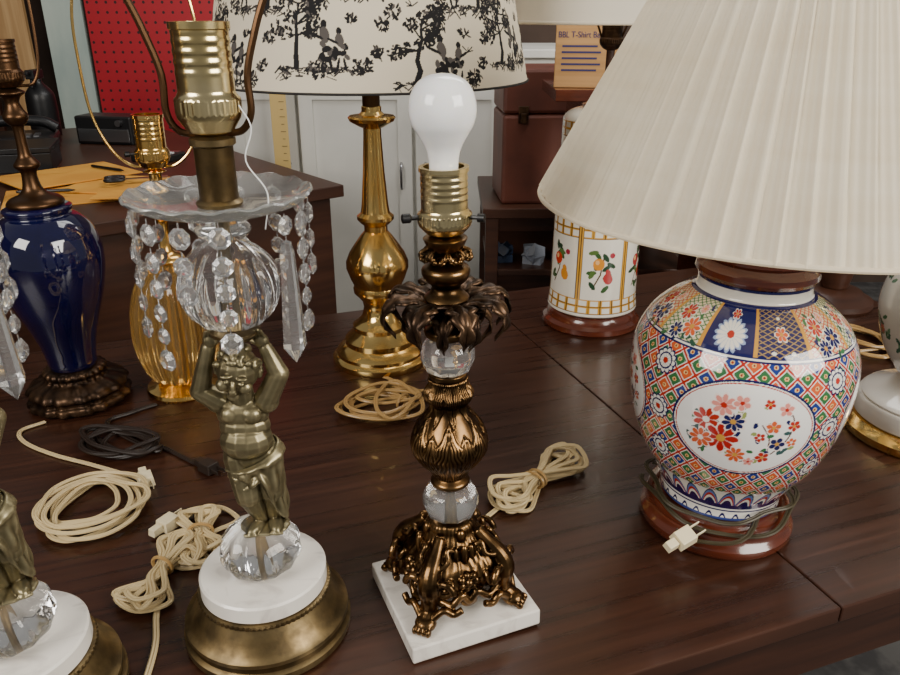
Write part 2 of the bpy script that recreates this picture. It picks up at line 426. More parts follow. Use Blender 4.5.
def cherub_lamp(loc,label,tilt=(0,0,0)):
    E=top('table_lamp',label,'lamp',loc,tilt,group='cherub figure lamps')
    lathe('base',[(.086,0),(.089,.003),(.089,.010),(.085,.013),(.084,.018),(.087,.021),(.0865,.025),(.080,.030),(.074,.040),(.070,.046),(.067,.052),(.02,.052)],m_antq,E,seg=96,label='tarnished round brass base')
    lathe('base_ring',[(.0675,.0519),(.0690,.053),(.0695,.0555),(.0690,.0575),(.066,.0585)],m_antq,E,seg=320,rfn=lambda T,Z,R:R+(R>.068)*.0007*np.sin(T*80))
    lathe('marble_disc',[(.064,.0585),(.066,.060),(.066,.076),(.064,.078)],m_marb,E,seg=96,label='thick white marble disc')
    def fac(T,Z,R): return R*(1-.05*np.abs(np.sin(T*6+(Z-.1)*30)))
    lathe('glass_ball',[(.012,.078),(.030,.082),(.040,.092),(.043,.104),(.039,.117),(.028,.129),(.014,.135)],m_glass,E,seg=96,sp=5,rfn=fac,label='faceted clear glass ball')
    lathe('rod',[(.004,.0785),(.004,.135)],m_antq,E,seg=16)
    A=Acc(); z0=.128
    def P(x,y,z): return (x,y,z+z0)
    A.ell(P(.008,-.001,.004),(.026,.020,.005))
    for (hip,kn,an,ft,fr) in (((-.009,0,.086),(-.003,-.011,.047),(.004,.000,.013),(.001,-.010,.008),-18),((.015,.002,.086),(.019,-.003,.048),(.017,.004,.013),(.020,-.006,.008),16)):
        A.cap(P(*hip),.0180,P(*kn),.0132).cap(P(*kn),.0124,P(*an),.0074)
        m=[(kn[i]+an[i])/2 for i in range(3)]; A.ell(P(m[0],m[1]+.003,m[2]+.005),(.0110,.0110,.015))
        A.ell(P(*ft),(.0072,.0145,.0062),rot=Rz(fr))
        for t in range(5): A.ell(P(ft[0]+(t-2)*.0026+math.sin(rad(fr))*.012,ft[1]-.0135+abs(t-1.5)*.0008,ft[2]-.002),(.0017,.0026,.002),nu=8,nv=6)
    A.ell(P(.002,.003,.090),(.0275,.0215,.021)).ell(P(0,-.005,.108),(.0262,.0215,.020)).ell(P(-.001,-.001,.122),(.0252,.0185,.018)).ell(P(-.002,0,.136),(.0262,.0172,.0185))
    A.ell(P(-.0105,-.010,.138),(.0105,.0080,.0088)).ell(P(.0085,-.010,.138),(.0105,.0080,.0088))
    A.ell(P(-.009,.015,.086),(.013,.011,.014)).ell(P(.011,.015,.086),(.013,.011,.014))
    A.cap(P(-.001,0,.149),.0125,P(.0,-.003,.166),.0108)
    hc=np.array([.0005,-.008,.1855])
    HR=Rx(20)@Ry(12)
    def Hh(x,y,z): 
        q=HR.to_3x3()@Vector((x*1.14,y*1.10,z*1.06)); return P(hc[0]+q[0],hc[1]+q[1],hc[2]+q[2])
    A.ell(Hh(0,0,0),(.0198,.0206,.0220)).ell(Hh(0,-.006,-.008),(.0170,.0142,.0127))
    for s in (1,-1):
        A.ell(Hh(s*.0088,-.0138,-.007),(.0070,.0066,.0066)); A.ell(Hh(s*.0177,.001,-.002),(.0028,.004,.0055))
        A.ell(Hh(s*.0065,-.0176,.0072),(.0054,.003,.0016)); A.ell(Hh(s*.0062,-.0182,.0012),(.0030,.002,.0017),nu=8,nv=6)
    A.ell(Hh(0,-.0198,-.0022),(.0024,.0036,.0056)).ell(Hh(0,-.0218,-.0058),(.0036,.003,.0024)).ell(Hh(0,-.0172,-.0165),(.0058,.0046,.0044))
    A.ell(Hh(0,-.0198,-.0105),(.0044,.0022,.0011)).ell(Hh(0,-.0190,-.0128),(.0034,.0024,.0013))
    for s in (1,-1):
        el=(-.039,-.003,.160) if s<0 else (.037,-.002,.178); wr=(s*.027,-.001,.2035)
        A.ell(P(s*.0235-.001,0,.148),(.0122,.0118,.0122))
        A.cap(P(s*.0230-.001,0,.149),.0120,P(*el),.0100).cap(P(*el),.0098,P(*wr),.0068)
        A.ell(P(s*.0240,-.002,.2115),(.0070,.0050,.0080))
        for f,(dx,l) in enumerate(((-.0055,.009),(-.002,.0115),(.0015,.0125),(.005,.011))):
            A.cap(P(s*.0225+dx,-.0035,.216),.0018,P(s*.0205+dx,-.0065,.216+l*.7),.0013,8)
        A.cap(P(s*.018,-.004,.210),.0019,P(s*.0135,-.0075,.215),.0015,8)
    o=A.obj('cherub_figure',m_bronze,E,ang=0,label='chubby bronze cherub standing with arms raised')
    remesh(o,.00095,1)
    B=Acc(); rr=random.Random(3)
    for i in range(90):
        th=rr.uniform(0,2*pi); ph=rr.uniform(0,pi*.62)
        x,y,z=math.sin(ph)*math.cos(th),math.sin(ph)*math.sin(th),math.cos(ph)
        if y<-.35 and z<.70: continue
        B.ell(Hh(x*.0178,y*.0185+.001,z*.0205+.0005),(.0038,.0038,.0034),nu=8,nv=6)
    o2=B.obj('hair',m_bronze,o,ang=0); remesh(o2,.001,1)
    ns,nt=140,50; v=[];f=[]
    for j in range(nt+1):
        t=j/nt
        for i in range(ns):
            th=2*pi*i/ns
            topz=.090+.012*math.cos(th-.5); side=max(0,math.cos(th-.35))
            botz=.064-.054*side**.7-.030*max(0,math.sin(th))**1.0+.004*math.cos(5*th)
            botz=max(botz,.008)
            z=topz+(botz-topz)*t
            fold=.0020*math.sin(5*th+9*t+1)+.0013*math.sin(11*th-8*t)+.0007*math.sin(19*th+6*t)
            k=min(1,max(0,z/.095)); tk=min(1,t/.10)
            rx=.0200+.0085*k-.0040*(1-tk)**2+fold*(.25+.9*t)*tk; ry=.0175+.0060*k-.0035*(1-tk)**2+fold*(.25+.9*t)*tk
            roll=.0024*math.exp(-((t-.10)/.05)**2)
            cx=.003+.008*(1-k); cy=.001-.003*(1-k)
            v.append(P((rx+roll)*math.cos(th)+cx,(ry+roll)*math.sin(th)+cy,z))
    for j in range(nt):
        for i in range(ns): f.append((j*ns+i,j*ns+(i+1)%ns,(j+1)*ns+(i+1)%ns,(j+1)*ns+i))
    d=mesh('drape',v,f,m_bronze,o,ang=0); sd=d.modifiers.new('s','SOLIDIFY'); sd.thickness=.0016; sd.offset=0
    lathe('brass_cup',[(.006,.340),(.018,.343),(.023,.348),(.023,.351),(.012,.354)],m_antq,E,seg=48)
    def mel(T,Z,R): return R*(1-.05*np.abs(np.sin(T*7+(Z-.39)*8)))
    lathe('glass_globe',[(.012,.354),(.030,.360),(.042,.376),(.046,.394),(.042,.412),(.029,.427),(.015,.436)],m_glass,E,seg=168,sp=5,rfn=mel,label='ribbed clear glass globe')
    lathe('glass_collar',[(.015,.436),(.022,.441),(.024,.447),(.018,.452),(.013,.458),(.016,.464)],m_glass,E,seg=64,sp=3)
    lathe('center_rod',[(.0045,.352),(.0045,.470)],m_antq,E,seg=16)
    def sco(T,Z,R): return (R,Z+(R>.07)*.0012*np.cos(T*16))
    bo=lathe('bobeche',[(.012,.463),(.030,.462),(.055,.465),(.070,.470),(.0785,.477),(.0800,.4785),(.078,.4800),(.069,.4735),(.055,.469),(.030,.466),(.012,.467)],m_dish,E,seg=192,rfn=sco,ang=60,label='wide clear glass drip dish')
    spec=[(-174,'bead',3),(-152,'bead',5),(-124,'bead',6),(-100,'bead',3),(-76,'bead',5),(-32,'prism',.112),(-14,'bead',5),(10,'bead',3),(38,'bead',4),(65,'bead',4),(95,'bead',5),(125,'bead',4),(158,'bead',4)]
    for a,k,n in spec:
        x,y=.0745*math.cos(rad(a)),.0745*math.sin(rad(a))
        A=Acc(); 
        if k=='bead': bead_chain(A,x,y,.469,n,ang=a)
        else: bead_chain(A,x,y,.469,1,ang=a,kind='prism',L=n)
        A.obj('crystal_pendant',m_glassw,bo,smooth=False)
    lathe('neck_tube',[(.019,.467),(.020,.470),(.0165,.473),(.0163,.517),(.019,.519),(.019,.524),(.012,.526)],m_antq,E,seg=48)
    socket(E,.526,.614,.0228,knob=None)
    harp(E,.527,[(.012,.527),(.026,.530),(.034,.545),(.034,.575),(.044,.61),(.058,.65),(.062,.70),(.05,.75),(.02,.775),(.002,.777)],r=.003,yaw=8)
    return E
ch1=cherub_lamp((-.199,.658,TZ),'bronze cherub lamp with hanging crystals and marble disc, bare socket')
Acc().tube(cr([(.030,-.018,.552),(.040,-.026,.535),(.034,-.030,.510),(.050,-.034,.485),(.046,-.036,.455)],6),.0006,5).obj('string',m_paper,ch1,label='thin white tag string')
def dup(src,loc,rot,label):
    kids={o.name:[] for o in bpy.data.objects}
    for o in bpy.data.objects:
        if o.parent: kids[o.parent.name].append(o)
    def cp(o,par):
        n=o.copy(); COL.objects.link(n)
        if par is not None: n.parent=par; n.matrix_parent_inverse=o.matrix_parent_inverse.copy()
        for c in list(kids[o.name]):
            if not c.name.startswith('string'): cp(c,n)
        return n
    n=cp(src,None); n.location=loc; n.rotation_euler=rot; n['label']=label; return n
ch2=dup(ch1,(-.408,.5535,TZ+.0025),(0,rad(-1.5),rad(25)),'matching bronze cherub lamp standing near the table corner, crystals hanging')

# ============================================================ CENTRE LAMP
E=top('table_lamp','small ornate brass lamp on square marble base with white bulb','lamp',(.003,.692,TZ+.0019),(0,rad(-1.0),0))
yaw=22
box('marble_base',(0,0,.010),(.147,.147,.020),m_marb,E,rot=Rz(yaw),bevel=.002,label='square white marble slab')
A=Acc()
h0=.020
pr=cr([(.0003,.022),(.040,.022),(.050,.030),(.053,.044),(.049,.056),(.041,.067),(.033,.078),(.027,.088),(.026,.094),(.021,.099),(.0003,.1005)],4)
def footf(T,Z,R):
    q=T-rad(yaw+45)
    return R*(1+.10*np.cos(4*q)*(Z<.075))+(R>.02)*(.0013*np.sin(20*T+120*Z)*np.sin(150*Z+6*np.cos(4*q)))
v,f=lathe_vf([(max(a,.0003),b) for a,b in pr],96,footf)
A.add(v+np.array([0,0,h0-.002]),f)
for k in range(4):
    a=rad(yaw+45+90*k); c=np.array([math.cos(a),math.sin(a),0]); t=np.array([-math.sin(a),math.cos(a),0]); dg=math.degrees(a)
    def Q(r,s,z): return tuple(c*r+t*s+np.array([0,0,h0+z]))
    path=cr([Q(.030,0,.086),Q(.042,0,.074),Q(.055,0,.062),Q(.061,0,.048),Q(.058,0,.030),Q(.061,0,.016),Q(.070,0,.009)],5)
    rads=np.interp(np.linspace(0,1,len(path)),[0,.3,.55,.8,1],[.006,.010,.0125,.010,.009])
    A.tube(path,rads,14)
    A.ell(Q(.072,0,.008),(.012,.012,.0085),rot=Rz(dg))
    for s in (-1,-.33,.33,1): A.ell(Q(.082,s*.0078,.005),(.005,.003,.005),rot=Rz(dg),nu=8,nv=6)
    for s in (1,-1):
        vol=[Q(.0600-.0006*i+.004*math.sin(i*.2),s*(.017+.0105*(1-i/30)*math.cos(i*.42)),.044+.0125*(1-i/30)*math.sin(i*.42)) for i in range(27)]
        A.tube(vol,np.linspace(.0042,.0028,27),8); A.ell(Q(.055,s*.017,.044),(.006,.004,.004),rot=Rz(dg))
        A.tube(cr([Q(.070,s*.006,.012),Q(.063,s*.017,.022),Q(.058,s*.026,.016),Q(.052,s*.034,.020)],6),.0040,8)
        A.tube(cr([Q(.056,s*.006,.064),Q(.046,s*.015,.070),Q(.040,s*.012,.080),Q(.034,s*.016,.078)],6),.0030,8)
    A.ell(Q(.062,0,.054),(.007,.009,.011),rot=Rz(dg))
    a=rad(yaw+90*k); c=np.array([math.cos(a),math.sin(a),0]); t=np.array([-math.sin(a),math.cos(a),0]); dg=math.degrees(a)
    for j in range(7):
        q=2*pi*j/7; A.ell(Q(.0475,.0085*math.cos(q),.043+.0085*math.sin(q)),(.0045,.0042,.0042),rot=Rz(dg),nu=8,nv=6)
    A.ell(Q(.050,0,.043),(.0045,.0045,.0045),nu=8,nv=6)
    A.tube(cr([Q(.046,-.036,.028),Q(.051,-.022,.021),Q(.050,-.009,.029),Q(.050,0,.020),Q(.050,.009,.029),Q(.051,.022,.021),Q(.046,.036,.028)],6),.0046,8)
    A.ell(Q(.048,0,.018),(.005,.010,.0065),rot=Rz(dg))
    for s in (-1,0,1): A.ell(Q(.037-.003*abs(s),s*.009,.070-.003*abs(s)),(.0045,.0046,.012),rot=Rz(dg))
    A.ell(Q(.028,0,.088),(.004,.005,.007),rot=Rz(dg))
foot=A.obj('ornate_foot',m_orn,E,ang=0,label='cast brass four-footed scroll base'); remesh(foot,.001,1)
lathe('crystal_break',[(.020,.120),(.027,.124),(.030,.132),(.030,.142),(.027,.151),(.021,.156)],m_glassw,E,seg=10,smooth=False,label='faceted clear crystal')
lathe('rod',[(.004,.119),(.004,.158)],m_antq,E,seg=12)
def rel(T,Z,R):
    u=(Z-.16)/(.285-.16)
    def lay(nl,ph,u0,u1,amp):
        k=(u-u0)/(u1-u0); p=((T*nl/(2*pi)+ph)%1)*2-1
        w=np.clip(1.02*(1-np.clip(k,0,1)**2.4),.001,None)*(1+.09*np.sin(k*30))
        ins=(np.abs(p)<w)&(k>0)&(k<1)
        q=np.abs(p)/w
        return ins*(amp*(1-.55*q**2)-.0009*np.exp(-(p/.07)**2)+.0006*np.sin(26*q+14*k))
    d=lay(6,0,.10,.66,.0040); d2=lay(6,.5,.08,.56,.0028); d3=lay(8,.25,.98,.60,.0024)
    return R-.0015+np.maximum(np.maximum(d,d2),d3)
pb=[(.018,.157),(.022,.160),(.022,.164),(.017,.170),(.020,.178),(.030,.190),(.0375,.203),(.0385,.214),(.034,.226),(.026,.238),(.020,.247),(.019,.254),(.023,.260),(.025,.266),(.021,.273),(.019,.280),(.021,.286),(.021,.289)]
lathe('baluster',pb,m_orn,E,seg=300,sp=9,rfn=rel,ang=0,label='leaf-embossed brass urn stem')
lathe('crystal_break',[(.018,.290),(.024,.294),(.027,.302),(.027,.312),(.024,.321),(.019,.326)],m_glassw,E,seg=10,smooth=False)
def leaves(name,parent,mat,n,R0,R1,h,drop,wid,ph,rise=.012,ser=.55):
    A=Acc(); ns,nt=36,12
    for k in range(n):
        a=2*pi*k/n+ph; c=np.array([math.cos(a),math.sin(a),0]); t=np.array([-math.sin(a),math.cos(a),0]); v=[];f=[]
        for i in range(ns+1):
            s=i/ns; w=wid*(math.sin(pi*min(1,s*.80+.20))**.7)*(1-ser+ser*abs(math.sin(5*pi*s+.4))**.6)+.0006
            cu=max(0,(s-.62)/.38)
            for j in range(nt+1):
                q=2*j/nt-1
                rr_=R0+(R1-R0)*min(s/.72,1+.06*math.sin(cu*pi))-.010*cu**2.5+.003*abs(q)*math.sin(5*pi*s)
                z=h+rise*math.sin(pi*min(1,s*1.0)*.75)-drop*(.45*s**2+.55*cu**1.3) -.004*q*q*s+.0014*math.cos(q*pi*2.5)+.002*s*math.sin(9*pi*s)*abs(q)
                v.append(c*rr_+t*(q*w)+np.array([0,0,z]))
        for i in range(ns):
            for j in range(nt): p=i*(nt+1)+j; f.append((p,p+1,p+nt+2,p+nt+1))
        A.add(v,f)
    o=A.obj(name,mat,parent,ang=0); s=o.modifiers.new('s','SOLIDIFY'); s.thickness=.0013; return o
lathe('stem_knop',[(.019,.327),(.022,.330),(.022,.336),(.014,.342),(.012,.356),(.018,.362),(.022,.368),(.016,.374),(.014,.380),(.020,.386),(.023,.392),(.022,.398),(.013,.404),(.011,.412),(.016,.416),(.020,.424),(.020,.427),(.010,.430)],m_orn,E,seg=64,sp=3)
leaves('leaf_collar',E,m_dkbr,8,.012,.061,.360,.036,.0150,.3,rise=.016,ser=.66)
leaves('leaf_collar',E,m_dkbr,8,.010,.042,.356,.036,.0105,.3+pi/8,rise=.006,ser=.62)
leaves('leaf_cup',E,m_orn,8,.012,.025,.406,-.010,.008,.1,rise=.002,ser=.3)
so=socket(E,.428,.492,.0215,knob=-165)
Acc().tube([(.02,-.006,.447),(.031,-.010,.447)],.002,8).tube([(.030,-.010,.447),(.036,-.012,.447)],.004,10).obj('switch',m_black,so)
bp=[(.013,.488),(.0135,.498),(.016,.508),(.022,.519),(.0275,.529),(.0298,.541),(.0275,.554),(.021,.564),(.011,.5695),(.0004,.571)]
lathe('light_bulb',bp,m_bulb,E,seg=64,sp=6,ang=0,label='unlit white frosted light bulb')
pts=[(.022,.742,.024),(.030,.80,.010),(.05,.845,.004)]+skein(.125,.925,.185,.030,50,10,seed=5,spread=12)
cord(E,pts,r=.0019,mat=m_cordb,label='beige cord folded into a tied hank',ties=((.118,.915,.016,140),(.124,.921,.015,135)))

# ============================================================ IMARI JAR LAMP
E=top('table_lamp','red and blue painted porcelain jar lamp with cream pleated shade','lamp',(.352,.853,TZ+.0012),(0,rad(.7),0))
lathe('wooden_base',[(.094,0),(.0965,.004),(.0965,.012),(.092,.017),(.088,.021),(.087,.026),(.090,.030),(.089,.036),(.083,.040),(.03,.040)],m_red,E,seg=96,label='turned reddish mahogany base')
RED=S(178,40,26);NAV=S(18,22,84);GRN=S(52,108,64);WHT=S(238,234,224);ORA=S(210,92,46);PNK=S(226,144,132);GOLD=S(206,150,60)
jar=[(.068,.040),(.074,.044),(.075,.055),(.078,.066),(.091,.090),(.108,.118),(.121,.155),(.129,.195),(.1305,.230),(.126,.258),(.113,.284),(.095,.303),(.077,.316),(.066,.322),(.064,.330),(.065,.338)]
TH=-106
def imari(pt,s,h,r):
    P_=pt.P; sh=lambda q: float(np.interp(q,h,s))
    X,Y=np.meshgrid(pt.xs,pt.ys); Hh=np.repeat(h[:,None],pt.W,1)
    a=pt.a; a[:]=WHT
    def setm(m,c): a[m]=c
    c=P_/34
    p=(X+Y)/c;q=(X-Y)/c; fp=p-np.floor(p);fq=q-np.floor(q)
    ip=np.floor(p).astype(int);iq=np.floor(q).astype(int)
    zone=(Hh>.070)&(Hh<.284)
    e=np.minimum(np.minimum(fp,1-fp),np.minimum(fq,1-fq))
    k=(ip%2)*2+(iq%2)
    for kk,cc in ((0,GRN),(1,ORA),(2,S(34,54,130)),(3,GRN)): setm(zone&(k==kk),cc)
    setm(zone&(e<.14),WHT); setm(zone&(e<.075),RED)
    dc=np.hypot(fp-.5,fq-.5); setm(zone&(dc<.15),S(232,200,130))
    setm(zone&(dc<.08),S(150,30,30))
    z=(Hh<=.070)
    setm(z&(Hh>.058),NAV); setm(z&(Hh>.060)&(Hh<.063),WHT)
    w=(np.sin(X/P_*2*pi*30)*.006+.050); setm(z&(Hh<w-.001)&(Hh>w-.005),NAV)
    setm((Hh<.048),S(60,80,150))
    b=(Hh>.070)&(Hh<.098); setm(b,WHT)
    u=(X/P_*26)%1; pr_=.098-.026*np.abs(2*u-1)**2
    setm(b&(Hh<pr_),NAV); setm(b&(Hh<pr_-.003),S(90,120,180)); setm(b&(Hh<pr_-.008),RED); setm(b&(Hh<pr_-.013),WHT); setm(b&(Hh<pr_-.018),NAV)
    b=(Hh>=.278)&(Hh<.321)
    n=12; sec=(X/P_-TH/360)*n+.0; si=np.floor(sec).astype(int)%n; sf=sec-np.floor(sec)
    bases=[NAV,S(206,190,150),S(222,210,176),NAV]
    for q_ in range(4): setm(b&(si%4==q_),bases[q_])
    lat=(np.minimum((sf*5+Y*150)%1,(sf*5-Y*150)%1)<.16)
    setm(b&(si%4==0)&lat,S(170,140,80))
    lat2=(np.minimum((sf*6+Y*160)%1,(sf*6-Y*160)%1)<.26)
    setm(b&(si%4==2)&lat2,GRN); setm(b&(si%4==1)&lat2,S(190,70,50))
    setm(b&((sf<.04)|(sf>.96)),GOLD)
    setm((Hh>.276)&(Hh<.281),NAV); setm((Hh>.2775)&(Hh<.2795),WHT)
    setm((Hh>.3195)&(Hh<.3225),NAV); setm((Hh>.335),NAV)
    sm=sh(.299)
    for i in range(n):
        x0=((TH/360+(i+.5)/n)*P_)%P_; ty=i%4
        rr=random.Random(i)
        if ty==3:
            pt.flower(x0,sm-.002,.019,16,WHT,RED,edge=S(150,170,210),deep=.25); pt.flower(x0,sm+.025,.007,6,RED,GOLD,edge=WHT)
        elif ty==0:
            pt.flower(x0,sm+.004,.009,6,ORA,GOLD,edge=WHT); 
            for dx,dy in ((-.012,-.018),(.012,-.018),(0,.024)): pt.ell(x0+dx,sm+dy,.003,.002,0,WHT)
        else:
            for j in range(16):
                pt.ell((x0+rr.uniform(-.025,.025))%P_,sm+rr.uniform(-.026,.026),.005,.0026,rr.uniform(0,3),[GRN,S(40,80,60),NAV][j%3])
            for (dx,dy,R_,cc) in ((-.010,.010,.012,RED),(.012,-.006,.013,NAV if ty==1 else ORA),(-.008,-.016,.010,NAV),(.012,.020,.007,PNK)):
                pt.flower(x0+dx,sm+dy,R_,8,cc,GOLD,edge=WHT)
    cm=sh(.197)
    for m in range(4):
        x0=(TH/360+m/4)*P_; xx=lambda d:(x0+d)%P_
        pt.ell(xx(0),cm,.0795,.0625,0,NAV); pt.ell(xx(0),cm,.0768,.0600,0,WHT);pt.ell(xx(0),cm,.0755,.0588,0,RED); pt.ell(xx(0),cm,.0742,.0576,0,S(242,240,236))
        rr=random.Random(m+11)
        B=S(90,50,40)
        def gp(L_,w_):
            q=cr([(dx,dy) for dx,dy in L_],6)
            for (ax,ay),(bx,by) in zip(q[:-1],q[1:]):
                x1=xx(ax); pt.line(x1,cm+ay,x1+(bx-ax),cm+by,w_,B)
        gp([(-.045,-.035),(-.03,-.02),(-.02,.0),(-.008,.02),(.0,.036)],.0010)
        gp([(-.03,-.02),(-.045,.0),(-.05,.015)],.0008)
        gp([(.0,-.042),(.03,-.030),(.048,-.005),(.050,.02),(.038,.035)],.0008)
        gp([(.03,-.03),(.028,-.005),(.018,.012)],.0007)
        for j in range(64):
            side=rr.random()<.6
            dx,dy=(rr.uniform(-.058,-.002),rr.uniform(-.044,.040)) if side else (rr.uniform(.01,.058),rr.uniform(-.040,.040))
            if (dx/.066)**2+(dy/.050)**2>1: continue
            pt.ell(xx(dx),cm+dy,.0058 if side else .0038,.0024,rr.uniform(0,3),rr.choice([GRN,S(50,84,84),NAV,S(150,160,90)]))
        for (dx,dy,R_,cc,ce) in ((-.040,.008,.015,RED,WHT),(-.022,-.012,.019,S(176,26,24),GOLD),(-.044,-.018,.013,ORA,WHT),(-.012,.012,.012,NAV,GOLD),(-.024,.030,.013,PNK,RED),(-.006,.036,.009,PNK,RED),(-.004,-.032,.011,ORA,GOLD),
             (.022,.038,.006,RED,GOLD),(.040,.032,.008,PNK,RED),(.052,.012,.007,RED,GOLD),(.030,.010,.008,ORA,GOLD),(.018,-.004,.006,RED,WHT),(.038,-.012,.009,NAV,GOLD),(.026,-.032,.008,RED,GOLD),(.054,-.010,.006,ORA,WHT),(.012,-.040,.006,PNK,RED)):
            pt.flower(xx(dx),cm+dy,R_,8 if R_>.009 else 5,cc,ce,edge=S(246,228,220),ph=rr.random())
    for m in range(4):
        x0=((TH/360+m/4+.125)*P_)%P_
        for dy in (-.058,.0,.058):
            pt.flower(x0,cm+dy,.014,12,WHT,RED,edge=NAV,deep=.2); pt.ring(x0,cm+dy,.009,.009,.001,NAV)
painted('jar_body',jar,460,1000,.129,m_porc,E,imari,label='white porcelain jar painted red, navy and green with flower medallions')
lathe('wooden_cap',[(.056,.337),(.066,.339),(.069,.344),(.068,.350),(.062,.354),(.060,.358),(.063,.362),(.062,.368),(.053,.372),(.03,.374)],m_red,E,seg=96,label='turned reddish mahogany cap')
lathe('neck_rod',[(.012,.372),(.012,.376),(.007,.38),(.007,.44)],m_brass,E,seg=24)
socket(E,.44,.505,.0195)
harp(E,.443,[(.012,.443),(.04,.45),(.055,.50),(.05,.60),(.03,.68),(.003,.72)],r=.002,mat=m_brass)
lathe('finial',[(.004,.70),(.004,.722),(.009,.728),(.011,.738),(.006,.748),(.001,.752)],m_brass,E,seg=24)
NP=60
def pleat(T,Z,R):
    t=(Z-.425)/(.275); ph=T*NP/(2*pi)+ .10*np.sin(T*7+1)+.16*np.sin(T*3)+.10*t*np.sin(T*13)
    w=ph%1; idx=np.floor(ph)
    am=.0062+.0020*np.sin(idx*12.9)
    saw=np.where(w<.80,(w/.80)**1.3,(1-w)/.20)
    fine=.0006*np.sin(w*2*pi*3+idx*2.1)
    return R+ (am*saw-.003+fine)*(1-.35*t)+.0012*np.sin(5*T+3*t)
prs=[(.254+(.118-.254)*k/40,.425+.275*k/40) for k in range(41)]
v,f=lathe_vf(prs,NP*20,pleat); sh=mesh('lamp_shade',v,f,m_shade,E,True,0,'cream pleated fabric empire shade')
trim(sh,m_shade,((.2555,.425),(.119,.70)),.0028); spider(sh,.118,.70,.716)
C=(.352,.853); pts=[]
for i in range(34):
    a=rad(-215+i*11); rr_=.088+.004*math.sin(i*1.3); z=.056+.006*math.sin(i*.55)
    pts.append((C[0]+rr_*math.cos(a)*1.02,C[1]+rr_*math.sin(a),z))
pts2=[]
for i in range(26):
    a=rad(-200+i*9); rr_=.094+.004*math.sin(i*.9+1)
    pts2.append((C[0]+rr_*math.cos(a),C[1]+rr_*math.sin(a),.043+.007*math.sin(i*.4)))
pts2+= [(.355,.750,.045),(.30,.760,.03),(.275,.768,.040)]
cord(E,pts,r=.0018,mat=m_cordo,label='olive cord wrapped around the base')
c2=cord(E,pts2,r=.0018,mat=m_cordo,label='olive cord wrapped around the base')
pl=plug(c2,(0,0,0),0)
pl.location=(.280,.7565,TZ+.034); pl.rotation_euler=(rad(25),rad(-12),rad(28))

# ============================================================ BRASS LAMP WITH TOILE SHADE
E=top('table_lamp','polished brass candlestick lamp with black and cream printed shade','lamp',(-.1336,1.354,TZ))
bp=[(.089,0),(.091,.004),(.091,.012),(.087,.016),(.083,.018),(.083,.024),(.078,.030),(.070,.036),(.066,.038),(.066,.048),(.062,.052),(.056,.058),(.050,.066),(.050,.074),(.040,.082),(.032,.092),(.028,.108),(.030,.120),(.036,.128),(.045,.138),(.046,.146),(.044,.152),(.050,.165),(.057,.185),(.057,.197),(.050,.214),(.038,.232),(.028,.246),(.021,.254),(.021,.264),(.028,.270),(.033,.276),(.033,.282),(.026,.288),(.024,.300),(.019,.36),(.0155,.425),(.0155,.434),(.024,.438),(.038,.446),(.041,.452),(.038,.455),(.022,.457),(.017,.462),(.017,.470),(.010,.474)]
lathe('brass_stem',bp,m_brass,E,seg=96,ang=32,label='polished turned brass column and base')
lathe('candle_tube',[(.015,.470),(.015,.53),(.010,.532)],m_harp,E,seg=32)
socket(E,.532,.59,.019)
harp(E,.535,[(.012,.535),(.04,.54),(.055,.59),(.05,.67),(.03,.73),(.003,.75)],r=.002,mat=m_brass)
INK=S(26,24,26);GRY=S(92,86,82);CRM=S(240,228,204)
